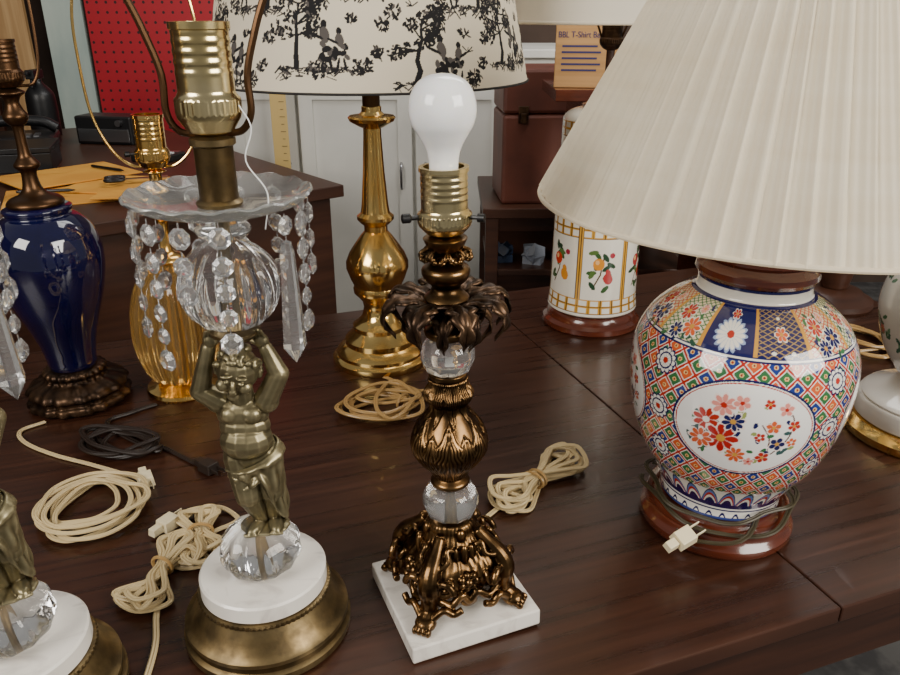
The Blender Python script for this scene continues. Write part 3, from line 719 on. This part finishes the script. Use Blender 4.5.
def toile(pt,s,h,r):
    pt.a[:]=CRM; P_=pt.P; rr=random.Random(21)
    def blob(x,y,R_,n,dens=.85):
        for i in range(n):
            a=rr.uniform(0,2*pi);d=R_*math.sqrt(rr.random())
            pt.ell((x+d*math.cos(a))%P_,y+d*math.sin(a)*.8,rr.uniform(.0018,.0044),rr.uniform(.0010,.0021),rr.uniform(0,3),INK if rr.random()<dens else GRY)
    def figure(x,y,s_):
        X=lambda d:(x+d*s_)%P_
        fl=rr.choice([-1,1])
        pt.ell(X(.004*fl),y+.034*s_,.0038*s_,.0046*s_,0,INK); pt.ell(X(.003*fl),y+.023*s_,.0058*s_,.0085*s_,-.25*fl,GRY)
        for q in range(12): pt.ell(X(rr.uniform(-.010,.008)),y+rr.uniform(-.004,.016)*s_,.0045*s_,.003*s_,rr.uniform(0,3),INK if q%3 else GRY)
        pt.ell(X(.012*fl),y+.022*s_,.0085*s_,.0018*s_,.4*fl,INK); pt.ell(X(-.004*fl),y-.006*s_,.0018*s_,.008*s_,.2,INK); pt.ell(X(.005*fl),y-.006*s_,.0018*s_,.008*s_,-.2,INK)
    def ground(x,y,w):
        for i in range(int(w*1300)):
            dx=rr.uniform(-w,w); x1=(x+dx)%P_
            pt.line(x1,y-abs(rr.gauss(0,.007)),x1+rr.uniform(.004,.014),y-abs(rr.gauss(0,.007)),rr.uniform(.0006,.0013),INK if rr.random()<.75 else GRY)
    def tree(x,y,H_,lean):
        px,py=x,y
        for i in range(6):
            nx,ny=px+lean*H_/6+rr.uniform(-.005,.005),py+H_/6
            x1=px%P_; pt.line(x1,py,x1+nx-px,ny,.0042*(1-i/8),INK); px,py=nx,ny
            if i>1:
                for k in range(3):
                    dx,dy=rr.uniform(-.036,.036),rr.uniform(-.004,.020)
                    x1=px%P_; pt.line(x1,py,x1+dx,py+dy,.0012,INK)
                    blob(px+dx,py+dy,.0125,26)
    N_=10
    for i in range(N_):
        x=P_*i/N_+rr.uniform(-.01,.01)
        lo=.036 if i%2 else .016
        ground(x+.03,lo,.065); tree(x,lo,.080,rr.uniform(-.25,.25)); figure((x+.045),lo+.012,1.25); figure((x+.066),lo+.010,1.05)
        blob(x+.03,lo-.004,.016,44,.8); blob(x+.095,lo+.002,.014,40); blob(x+.115,lo+.02,.010,24)
        y2=lo+.098
        ground(x+.09,y2,.05); tree(x+.12,y2,.07,.2); figure((x+.07),y2+.012,1.15); blob(x+.045,y2,.015,36); blob(x+.14,y2-.028,.012,30,.8)
        blob(x+.125,lo+.055,.011,28,.8); blob(x+.08,lo+.062,.008,16,.8)
        for k in range(5):
            bx,by=(x+rr.uniform(0,.16)),rr.uniform(.01,.22)
            for q in range(7): pt.line(bx%P_,by,(bx%P_)+rr.uniform(-.010,.010),by+rr.uniform(-.004,.009),.0008,INK)
sp_=[(.262-.045*k/10,.515+.22*k/10) for k in range(11)]
sh=painted('lamp_shade',sp_,280,1900,.26,m_toile,E,toile,label='cream fabric shade printed with black pastoral scenes',sp=0)
trim(sh,m_trim,((.2625,.515),(.2175,.735)),.0018); spider(sh,.217,.735,.75)
pts=[(-.125,1.27,.003),(-.10,1.245,.003)]+coil(-.11,1.150,.058,.056,20,8,jit=.36,seed=4)
cord(E,pts,r=.0020,mat=m_corda,label='amber cord coiled in a loose bundle',ties=((-.08,1.15,.016,60),))

# ============================================================ COBALT LAMP
E=top('table_lamp','cobalt blue ceramic lamp on dark ornate bronze base','lamp',(-.640,1.1886,TZ+.0020),(0,rad(-1.2),0))
def orn(T,Z,R): return R+.0018*np.sin(16*T)*(R>.05)+.0012*np.sin(24*T+60*Z)*(R>.04)
lathe('bronze_base',[(.078,0),(.082,.004),(.081,.012),(.076,.016),(.076,.022),(.080,.026),(.076,.034),(.064,.040),(.052,.044),(.048,.050),(.050,.056),(.044,.062),(.02,.063)],m_dkbr,E,seg=192,sp=4,rfn=orn,ang=0,label='dark embossed bronze base')
lathe('blue_body',[(.036,.063),(.038,.070),(.040,.085),(.045,.110),(.056,.145),(.069,.182),(.079,.22),(.083,.25),(.081,.275),(.073,.300),(.058,.318),(.048,.324),(.050,.330),(.049,.336),(.03,.340)],m_blue,E,seg=96,sp=5,ang=0,label='glossy cobalt blue glazed body')
lathe('bronze_stem',[(.040,.338),(.042,.343),(.036,.350),(.022,.356),(.014,.366),(.011,.385),(.013,.392),(.019,.400),(.014,.408),(.009,.418),(.008,.455),(.013,.462),(.018,.472),(.013,.482),(.010,.492),(.013,.50),(.021,.506),(.012,.512)],m_harp,E,seg=48,sp=4,ang=0)
socket(E,.512,.580,.021,mat=m_harp)
harp(E,.515,[(.012,.515),(.036,.52),(.048,.56),(.05,.66),(.03,.74),(.003,.77)],r=.0022,mat=m_harp,yaw=20)
pts=[(-.66,1.10,.003),(-.685,1.07,.003),(-.66,1.035,.003),(-.60,1.0,.003),(-.53,.972,.003),(-.47,.945,.004)]+coil(-.473,.868,.066,.070,10,7,jit=.28,seed=9,ph=1.5)
cord(E,pts,r=.0019,mat=m_cordb,label='beige cord lying in a loose coil',plugs=((-.432,.925,-60),))

# ============================================================ AMBER GLASS LAMP
E=top('table_lamp','ribbed amber glass lamp with brass foot and bare socket','lamp',(-.474,1.2267,TZ+.001),(0,rad(.8),0))
def mel2(T,Z,R): return R*(1-.08*np.abs(np.sin(T*8)))
lathe('brass_foot',[(.060,0),(.062,.004),(.060,.010),(.050,.014),(.040,.020),(.02,.022)],m_brass,E,seg=64)
lathe('glass_body',[(.030,.022),(.048,.028),(.064,.055),(.072,.100),(.070,.150),(.058,.195),(.038,.222),(.024,.236)],m_amber,E,seg=192,sp=6,rfn=mel2,ang=0,label='ribbed amber glass globe')
lathe('inner_rod',[(.006,.0225),(.006,.235)],m_brass,E,seg=16)
lathe('brass_neck',[(.026,.236),(.030,.240),(.024,.248),(.012,.256),(.010,.300),(.016,.31),(.020,.32),(.012,.33),(.010,.38),(.018,.384),(.010,.388)],m_brass,E,seg=48,sp=3,ang=0)
socket(E,.388,.472,.0225,mat=m_brass,knob=-150)
harp(E,.391,[(.012,.391),(.035,.395),(.060,.42),(.080,.47),(.086,.54),(.084,.62),(.06,.70),(.02,.74),(.003,.745)],r=.0022,mat=m_brass,yaw=10)
pts=[(-.50,1.160,.003),(-.53,1.13,.004),(-.555,1.09,.004)]+coil(-.510,1.032,.066,.036,-12,6,jit=.34,seed=12)+[(-.44,1.02,.004),(-.39,.985,.003),(-.362,.965,.003)]
c=cord(E,pts,r=.0022,mat=m_cordd,label='dark brown cord in a loose bundle')
plug(c,(-.352,.958,TZ+.0005),-35,mat=m_cordd)

pts=[(-.262,.735,.003),(-.285,.77,.003),(-.30,.80,.004)]+skein(-.316,.800,.12,.028,100,7,seed=2,spread=22)+skein(-.342,.735,.14,.028,80,7,seed=6,spread=18)+[(-.338,.70,.005),(-.325,.66,.003),(-.312,.62,.003),(-.305,.57,.003),(-.30,.53,.003)]
cord(ch1,pts,r=.0019,mat=m_cordb,label='beige cord folded into tied hanks',ties=((-.316,.80,.015,10),(-.342,.735,.014,160)),plugs=((-.366,.825,60),))

# ============================================================ FRUIT LAMP
E=top('table_lamp','cylindrical ceramic lamp painted with fruit, wooden base, cream shade','lamp',(.304,1.552,TZ))
lathe('wooden_base',[(.100,0),(.103,.004),(.102,.014),(.094,.020),(.092,.030),(.086,.036),(.03,.037)],m_red,E,seg=64)
def fruit(pt,s,h,r):
    a=pt.a;a[:]=S(242,236,222);P_=pt.P
    X,Y=np.meshgrid(pt.xs,pt.ys);H_=np.repeat(h[:,None],pt.W,1)
    G=S(214,160,60);D=S(60,34,30)
    def bandgrid(z0,z1):
        m=(H_>z0)&(H_<z1); a[m]=G
        u=(X/P_*24)%1; vv=((H_-z0)/(z1-z0)*2)%1
        a[m&(u>.16)&(u<.84)&(vv>.15)&(vv<.85)]=S(242,238,226)
        a[m&((u<.06)|(vv<.06))]=D
    for z0,z1 in ((.048,.078),(.205,.240),(.395,.425)): bandgrid(z0,z1)
    n=6;u=(X/P_*n)%1
    m=((u<.06)|(u>.94))&(H_>.078)&(H_<.395); a[m]=G
    m=((u<.012)|(u>.988)|((u>.050)&(u<.062))|((u<.950)&(u>.938)))&(H_>.078)&(H_<.395); a[m]=D
    for i in range(n):
        for zc in (.142,.318):
            x=((i+.5)/n)*P_; y=float(np.interp(zc,h,s)); rr=random.Random(i*7+int(zc*100))
            pt.path([(x-.018,y-.04),(x-.004,y-.01),(x+.002,y+.03)],.0014,S(90,70,40))
            for j in range(11): pt.ell(x+rr.uniform(-.026,.026),y+rr.uniform(-.042,.042),.010,.0046,rr.uniform(0,3),rr.choice([S(60,96,52),S(90,120,60),S(44,74,50)]))
            fc=[S(210,60,34),S(228,150,50),S(186,60,60)]
            pt.ell(x-.008,y+.012,.0115,.0125,0,fc[i%3]); pt.ell(x-.011,y+.016,.004,.005,0,S(240,190,130))
            pt.ell(x+.012,y-.018,.0095,.012,.3,fc[(i+1)%3]); pt.ell(x+.012,y-.006,.0055,.008,.3,fc[(i+1)%3])
            pt.ell(x+.018,y+.03,.0055,.0055,0,S(170,40,60))
painted('ceramic_body',[(.085,.037),(.093,.042),(.093,.05),(.090,.09),(.088,.24),(.084,.34),(.083,.41),(.080,.43),(.064,.442),(.04,.447)],380,620,.088,m_porc,E,fruit,sp=8,label='cream ceramic cylinder with gold grid and fruit')
lathe('wooden_cap',[(.045,.447),(.047,.452),(.03,.458),(.012,.464)],m_red,E,seg=48)
lathe('neck_rod',[(.008,.46),(.008,.55)],m_dkw,E,seg=16)
socket(E,.55,.61,.019,mat=m_dkbr)
harp(E,.553,[(.012,.553),(.03,.60),(.055,.65),(.05,.72),(.03,.78),(.003,.80)],r=.002,mat=m_harp)
v,f=lathe_vf([(.205-.07*k/20,.600+.22*k/20) for k in range(21)],96); sh=mesh('lamp_shade',v,f,m_cream,E,True,0,'plain cream fabric shade')
trim(sh,m_cream,((.206,.600),(.135,.820)),.003); spider(sh,.134,.816,.802)

# ============================================================ RIGHT-EDGE PORCELAIN LAMP
E=top('table_lamp','white porcelain lamp with green leaf pattern on marble and gilt base','lamp',(.752,1.075,TZ))
lathe('gilt_base',[(.112,0),(.115,.004),(.115,.014),(.108,.020),(.104,.026),(.02,.027)],m_brass,E,seg=96)
lathe('marble_disc',[(.098,.027),(.101,.030),(.101,.054),(.098,.058)],m_porw,E,seg=96)
lathe('gilt_collar',[(.094,.058),(.096,.062),(.090,.068),(.060,.078),(.045,.092),(.05,.098)],m_porw,E,seg=64)
def green(pt,s,h,r):
    pt.a[:]=S(236,238,232); rr=random.Random(5)
    for i in range(26):
        x=rr.uniform(0,pt.P);y=rr.uniform(.02,pt.ys[-1]-.03)
        for j in range(14): pt.ell((x+rr.uniform(-.022,.022))%pt.P,y+rr.uniform(-.022,.022),.007,.003,rr.uniform(0,3),rr.choice([S(70,130,90),S(110,160,120),S(60,110,90)]))
        pt.flower(x,y,.009,6,S(210,120,110),GOLD)
painted('porcelain_body',[(.050,.098),(.060,.110),(.082,.145),(.096,.19),(.098,.225),(.088,.265),(.065,.295),(.045,.31),(.04,.33)],160,500,.095,m_porc,E,green,sp=8)
lathe('neck_rod',[(.042,.33),(.042,.338),(.01,.345),(.008,.42)],m_brass,E,seg=32)
socket(E,.42,.48,.019)
pts=[(.80,1.20,.003),(.83,1.28,.003)]+coil(.825,1.42,.055,.075,10,5,jit=.3,seed=17)
cord(E,pts,r=.0021,mat=m_corda,label='tan cord in a loose bundle')

E=top('table_lamp','dark turned wooden lamp standing behind the painted jar','lamp',(.875,1.66,TZ))
lathe('wooden_base',[(.085,0),(.088,.005),(.086,.016),(.070,.024),(.060,.034),(.03,.040)],m_dkw,E,seg=64)
lathe('wooden_stem',[(.028,.038),(.035,.07),(.045,.12),(.038,.18),(.02,.22),(.014,.30),(.02,.31),(.01,.32)],m_dkw,E,seg=48,sp=4,ang=0)
socket(E,.32,.38,.019)

# ============================================================ BACKGROUND: DESK
DT=.97
D=top('desk','dark brown wooden desk cluttered with papers and tools','desk',(-.27,1.95,0),(0,0,rad(39)))
slab('desk_top',-1.0,0,0,1.5,DT-.03,DT,m_dkw,D)
slab('desk_side',-.98,-.03,.02,.04,.0,DT-.03,m_dkw,D)
slab('desk_side',-.05,-.03,.04,1.46,.0,DT-.03,m_dkw,D)
slab('desk_side',-.98,-.96,.04,1.46,.0,DT-.03,m_dkw,D)
slab('desk_side',-.96,-.05,1.44,1.46,.0,DT-.03,m_dkw,D)
def thing(name,label,cat,loc,yaw=0,group=None): return top(name,label,cat,loc,(0,0,rad(yaw)),group)
for i,(x,y,yw,w,d) in enumerate(((-.90,1.83,25,.30,.21),(-.80,1.92,-8,.28,.20),(-1.00,2.02,48,.30,.22),(-.76,1.77,5,.12,.08))):
    e=thing('envelope','manila paper envelope lying on the desk','envelope',(x,y,DT+.0045*i),yw,'manila envelopes')
    slab('envelope_body',-w/2,w/2,-d/2,d/2,0,.0035,m_env,e,bevel=.001)
    Acc().add([(-w/2,d/2,.0038),(w/2,d/2,.0038),(0,d*.1,.0042)],[(0,1,2)]).obj('flap',m_env,e,smooth=False)
e=thing('telephone','black desk telephone with handset','telephone',(-1.36,2.46,DT),20)
slab('body',-.12,.12,-.1,.1,0,.05,m_black,e,bevel=.012); 
Acc().tube(cr([(-.12,.03,.06),(-.08,.03,.082),(0,.03,.088),(.08,.03,.082),(.12,.03,.06)],5),.017,10).obj('handset',m_black,e)
A=Acc(); [A.box((.02+.025*i,-.07+.022*j,.052),(.016,.013,.006)) for i in range(3) for j in range(3)]; A.obj('keypad',m_steel,e,smooth=False)
e=thing('radio','black radio with silver panel','radio',(-1.12,2.62,DT),-10)
slab('body',-.10,.10,-.05,.05,0,.09,m_black,e,bevel=.006); slab('panel',-.09,.09,-.054,-.049,.01,.05,m_steel,e,bevel=.001)
Acc().tube([(.06,-.05,.07),(.06,-.062,.07)],.010,14).obj('knob',m_steel,e)
e=thing('spray_bottle','dark spray bottle with trigger top','bottle',(-1.42,2.78,DT))
lathe('bottle_body',[(.045,0),(.048,.005),(.048,.12),(.040,.15),(.018,.175),(.015,.19)],m_black,e,seg=32,sp=3,ang=0)
A=Acc().box((0,-.01,.205),(.03,.07,.03)).box((0,-.05,.21),(.012,.03,.012)).box((0,-.035,.18),(.01,.012,.04),rot=Rx(-20)); A.obj('trigger',m_black,e,smooth=False,bevel=.003)
e=thing('cash_box','black metal box on the desk','box',(-1.24,2.17,DT),18)
slab('box_body',-.13,.13,-.09,.09,0,.05,m_black,e); slab('lid',-.132,.132,-.092,.092,.051,.065,m_black,e)
e=thing('calculator','black calculator lying on the desk','calculator',(-.86,2.30,DT),-14)
slab('body',-.06,.06,-.05,.05,0,.02,m_black,e,bevel=.004)
A=Acc(); [A.box((-.042+.021*i,-.035+.018*j,.022),(.014,.011,.004)) for i in range(5) for j in range(3)]; A.obj('keys',m_paper,e,smooth=False)
slab('display',-.05,.05,.022,.042,.020,.0215,m_steel,e,bevel=0)
for i,(x,y,c) in enumerate(((-1.03,1.76,m_paper),(-1.12,1.80,m_ivory),(-1.07,1.69,m_steel))):
    e=thing('jar','small white lidded jar on the desk','jar',(x-.02,y-.03,DT),0,'small jars')
    lathe('jar_body',[(.022,0),(.024,.003),(.024,.04),(.018,.046)],c,e,seg=32); lathe('lid',[(.021,.044),(.022,.046),(.022,.058),(.020,.06)],m_paper,e,seg=32)
e=thing('scissors','black-handled scissors on an envelope','scissors',(-.82,1.92,DT+.0185),20)
A=Acc(); A.box((.06,.004,.002),(.10,.010,.002),rot=Rz(6)).box((.06,-.004,.002),(.10,.010,.002),rot=Rz(-6)); A.obj('blades',m_steel,e,smooth=False)
A=Acc()
for s in (1,-1): A.tube([(-.015+.022*math.cos(t),s*.018+.014*math.sin(t),.004) for t in np.linspace(0,2*pi,17)[:-1]],.004,6,True)
A.obj('handles',m_black,e)
for i,(x,y,yw) in enumerate(((-.66,1.86,60),(-.95,1.80,10),(-.92,2.08,-30))):
    e=thing('pen','black pen lying among the envelopes','pen',(x,y,DT+(.0002 if i==0 else .0135)),yw,'pens')
    Acc().tube([(-.065,0,.004),(-.06,0,.004),(.05,0,.004),(.065,0,.004)],np.array([.003,.004,.004,.001]),8).obj('barrel',m_black,e)

mp=M('red_pegboard',S(176,24,38),rough=.5)
nt=mp.node_tree;N=nt.nodes;L=nt.links
tc=N.new('ShaderNodeTexCoord');sx=N.new('ShaderNodeSeparateXYZ');L.new(tc.outputs['Object'],sx.inputs[0])
def frac(o):
    a=N.new('ShaderNodeMath');a.operation='MULTIPLY';a.inputs[1].default_value=26;L.new(o,a.inputs[0])
    b=N.new('ShaderNodeMath');b.operation='FRACT';L.new(a.outputs[0],b.inputs[0])
    c=N.new('ShaderNodeMath');c.operation='SUBTRACT';c.inputs[1].default_value=.5;L.new(b.outputs[0],c.inputs[0])
    e2=N.new('ShaderNodeMath');e2.operation='MULTIPLY';L.new(c.outputs[0],e2.inputs[0]);L.new(c.outputs[0],e2.inputs[1]);return e2.outputs[0]
ad=N.new('ShaderNodeMath');ad.operation='ADD';L.new(frac(sx.outputs['X']),ad.inputs[0]);L.new(frac(sx.outputs['Z']),ad.inputs[1])
lt=N.new('ShaderNodeMath');lt.operation='LESS_THAN';lt.inputs[1].default_value=.022;L.new(ad.outputs[0],lt.inputs[0])
mx=N.new('ShaderNodeMix');mx.data_type='RGBA';mx.inputs[6].default_value=(*S(170,16,34),1);mx.inputs[7].default_value=(*S(50,6,12),1)
L.new(lt.outputs[0],mx.inputs[0]);L.new(mx.outputs[2],N['Principled BSDF'].inputs['Base Color'])
e=thing('pegboard','red perforated pegboard panel standing behind the desk','pegboard',(-1.16,3.45,0))
slab('panel',-.34,.36,-.01,.01,.0,2.1,mp,e,bevel=0)
e=thing('wooden_board','tall pine board leaning behind the desk','board',(-1.85,3.50,0)); slab('plank',-.07,.07,-.012,.012,0,2.2,m_ply,e)
e=thing('glass_panel','tall pale greenish board leaning behind the desk','board',(-1.60,3.46,0)); slab('plank',-.08,.08,-.012,.012,0,2.2,m_pale,e)
e=thing('wooden_board','tall dark board leaning behind the desk','board',(-2.08,3.52,0)); slab('plank',-.1,.1,-.012,.012,0,2.2,m_dkw,e)
e=thing('yardstick','yellow wooden measuring stick standing upright','ruler',(-.60,2.79,0)); slab('stick',-.028,.028,-.003,.003,0,1.19,M('yardstick_wood',S(206,176,110),rough=.5),e,bevel=.001)
A=Acc(); [A.box((.012,-.0035,.6+.0254*i),(.018 if i%2 else .010,.0008,.0016)) for i in range(23)]; A.obj('markings',m_black,e,smooth=False)

e=thing('cabinet','white painted cabinet with panelled doors behind the table','cabinet',(-.16,2.88,0))
slab('cabinet_body',-.66,.66,.02,.5,0,1.22,m_white,e,bevel=.004)
slab('cabinet_top',-.68,.68,-.01,.52,1.22,1.25,m_white,e,bevel=.004)
for (x0,x1,hx) in ((-.64,-.40,-.43),(-.385,.02,-.02),(.035,.36,.07),(.375,.65,.62)):
    d=slab('door',x0,x1,0,.022,.06,1.14,m_white,e,bevel=.003)
    A=Acc()
    for (a,b,c_,d_) in ((x0,x0+.05,.06,1.14),(x1-.05,x1,.06,1.14),(x0+.05,x1-.05,1.08,1.14),(x0+.05,x1-.05,.06,.12)):
        A.box(((a+b)/2,-.004,(c_+d_)/2),(b-a,.01,d_-c_))
    A.obj('door_frame',m_white,d,smooth=False)
    Acc().tube(cr([(hx,-.008,.76),(hx,-.03,.775),(hx,-.03,.84),(hx,-.008,.855)],4),.005,8).obj('handle',m_steel,d)

# side bench with case, shelf and carton
e=thing('side_bench','low dark wooden bench holding a tool case','bench',(.44,2.56,0))
slab('bench_top',-.34,.34,-.25,.25,.79,.82,m_dkw,e)
slab('bench_shelf',-.32,.32,-.23,.23,.60,.62,m_dkw,e)
slab('back_panel',-.32,.32,.235,.248,0,.79,m_dkw,e)
for x in (-.31,.31):
    for y in (-.22,.20): slab('leg',x-.02,x+.02,y-.02,y+.02,0,.79,m_dkw,e)
e=thing('tool_case','maroon metal tool case with latches','case',(.35,2.50,.82),4)
slab('case_body',-.20,.22,-.12,.12,0,.27,m_maroon,e,bevel=.01)
slab('lid',-.20,.22,-.12,.12,.272,.40,m_maroon,e,bevel=.01)
for x in (-.14,.13):
    A=Acc().box((x,-.124,.27),(.03,.008,.05)).box((x,-.13,.26),(.016,.008,.03)); A.obj('latch',m_dkbr,e,smooth=False,bevel=.002)
for i,(x,y,yw,c) in enumerate(((.17,2.42,10,S(70,90,125)),(.27,2.40,-20,S(130,136,148)),(.37,2.42,30,S(50,66,100)))):
    b=thing('plastic_bag','crumpled blue-grey plastic packet on the bench shelf','packet',(x,y,.6205),yw,'plastic packets')
    A=Acc(); rr=random.Random(i)
    for k in range(7): A.box((rr.uniform(-.018,.018),rr.uniform(-.014,.014),.032+rr.uniform(-.006,.014)),(.04,.03,.03),rot=Rz(rr.uniform(0,90))@Rx(rr.uniform(-40,40))@Ry(rr.uniform(-40,40)))
    A.box((0,0,.012),(.06,.045,.024))
    A.obj('packet_body',M('packet_plastic',c,rough=.3,coat=.3),b,smooth=False)
e=thing('shelf_unit','reddish wood shelf standing beside the tool case','shelf',(.50,2.13,0))
slab('side_panel',-.17,-.145,-.13,.14,0,1.17,m_red,e); slab('side_panel',.20,.225,-.13,.14,0,1.17,m_red,e)
for z in (.1,.55): slab('shelf_board',-.145,.20,-.13,.14,z,z+.025,m_red,e)
slab('shelf_board',-.24,.26,-.15,.15,1.17,1.198,m_red,e)
e=thing('cardboard_box','printed cardboard carton of shirt bags on the shelf','box',(.355,2.13,1.1985),-8)
slab('carton',-.080,.080,-.11,.11,0,.155,m_card,e,bevel=.002)
slab('tape',-.080,.080,-.025,.025,.155,.1556,m_env,e,bevel=0)
def text(s,x,z,size,parent):
    cu=bpy.data.curves.new('lettering_curve','FONT'); cu.body=s; cu.size=size; cu.extrude=.0003
    t=bpy.data.objects.new('lettering_tmp',cu); COL.objects.link(t)
    bpy.context.view_layer.update()
    me=bpy.data.meshes.new_from_object(t.evaluated_get(bpy.context.evaluated_depsgraph_get()))
    bpy.data.objects.remove(t); me.materials.clear(); me.materials.append(m_text)
    w_=max(v.co.x for v in me.vertices)
    for v in me.vertices: v.co.x*=.108/w_
    o=bpy.data.objects.new('lettering',me); COL.objects.link(o); o.parent=parent
    o.location=(x,-.1112,z); o.rotation_euler=(pi/2,0,0); return o
text('BBL T-Shirt Bag',-.074,.118,.020,e)
A=Acc()
for i in range(5): A.box((-.020+(.004 if i%2 else .0),-.1108,.098-.014*i),(.096 if i%2 else .086,.0006,.0045))
A.obj('printed_lines',m_text,e,smooth=False)

# ============================================================ CAMERA + LIGHT
cam=bpy.data.cameras.new('camera'); cam.sensor_width=36; cam.lens=30.8; cam.clip_start=.02
co=bpy.data.objects.new('camera',cam); COL.objects.link(co); co.location=(0,0,1.384); co.rotation_euler=(rad(66.8),0,0)
sc.camera=co
def area(name,loc,target,sx_,sy_,power,color):
    l=bpy.data.lights.new(name,'AREA'); l.shape='RECTANGLE'; l.size=sx_; l.size_y=sy_; l.energy=power; l.color=color
    o=bpy.data.objects.new(name,l); COL.objects.link(o); o.location=loc
    o.rotation_euler=(Vector(target)-Vector(loc)).to_track_quat('-Z','Y').to_euler()
area('daylight_opening',(2.2,-.7,2.3),(0,1.1,.8),1.7,1.3,104,(1,.95,.86))
area('daylight_side',(-1.5,-.6,2.2),(.1,1.0,.9),1.1,1.0,46,(1,.95,.88))
area('back_fill',(.6,2.2,2.75),(0,3.0,.8),1.8,.9,30,(1,.98,.95))  # added fill lamp for highlights and a whiter cabinet, no actual window
w=bpy.data.worlds.new('world'); sc.world=w; w.use_nodes=True
bg=w.node_tree.nodes['Background']; bg.inputs[0].default_value=(.95,.93,.90,1); bg.inputs[1].default_value=.22
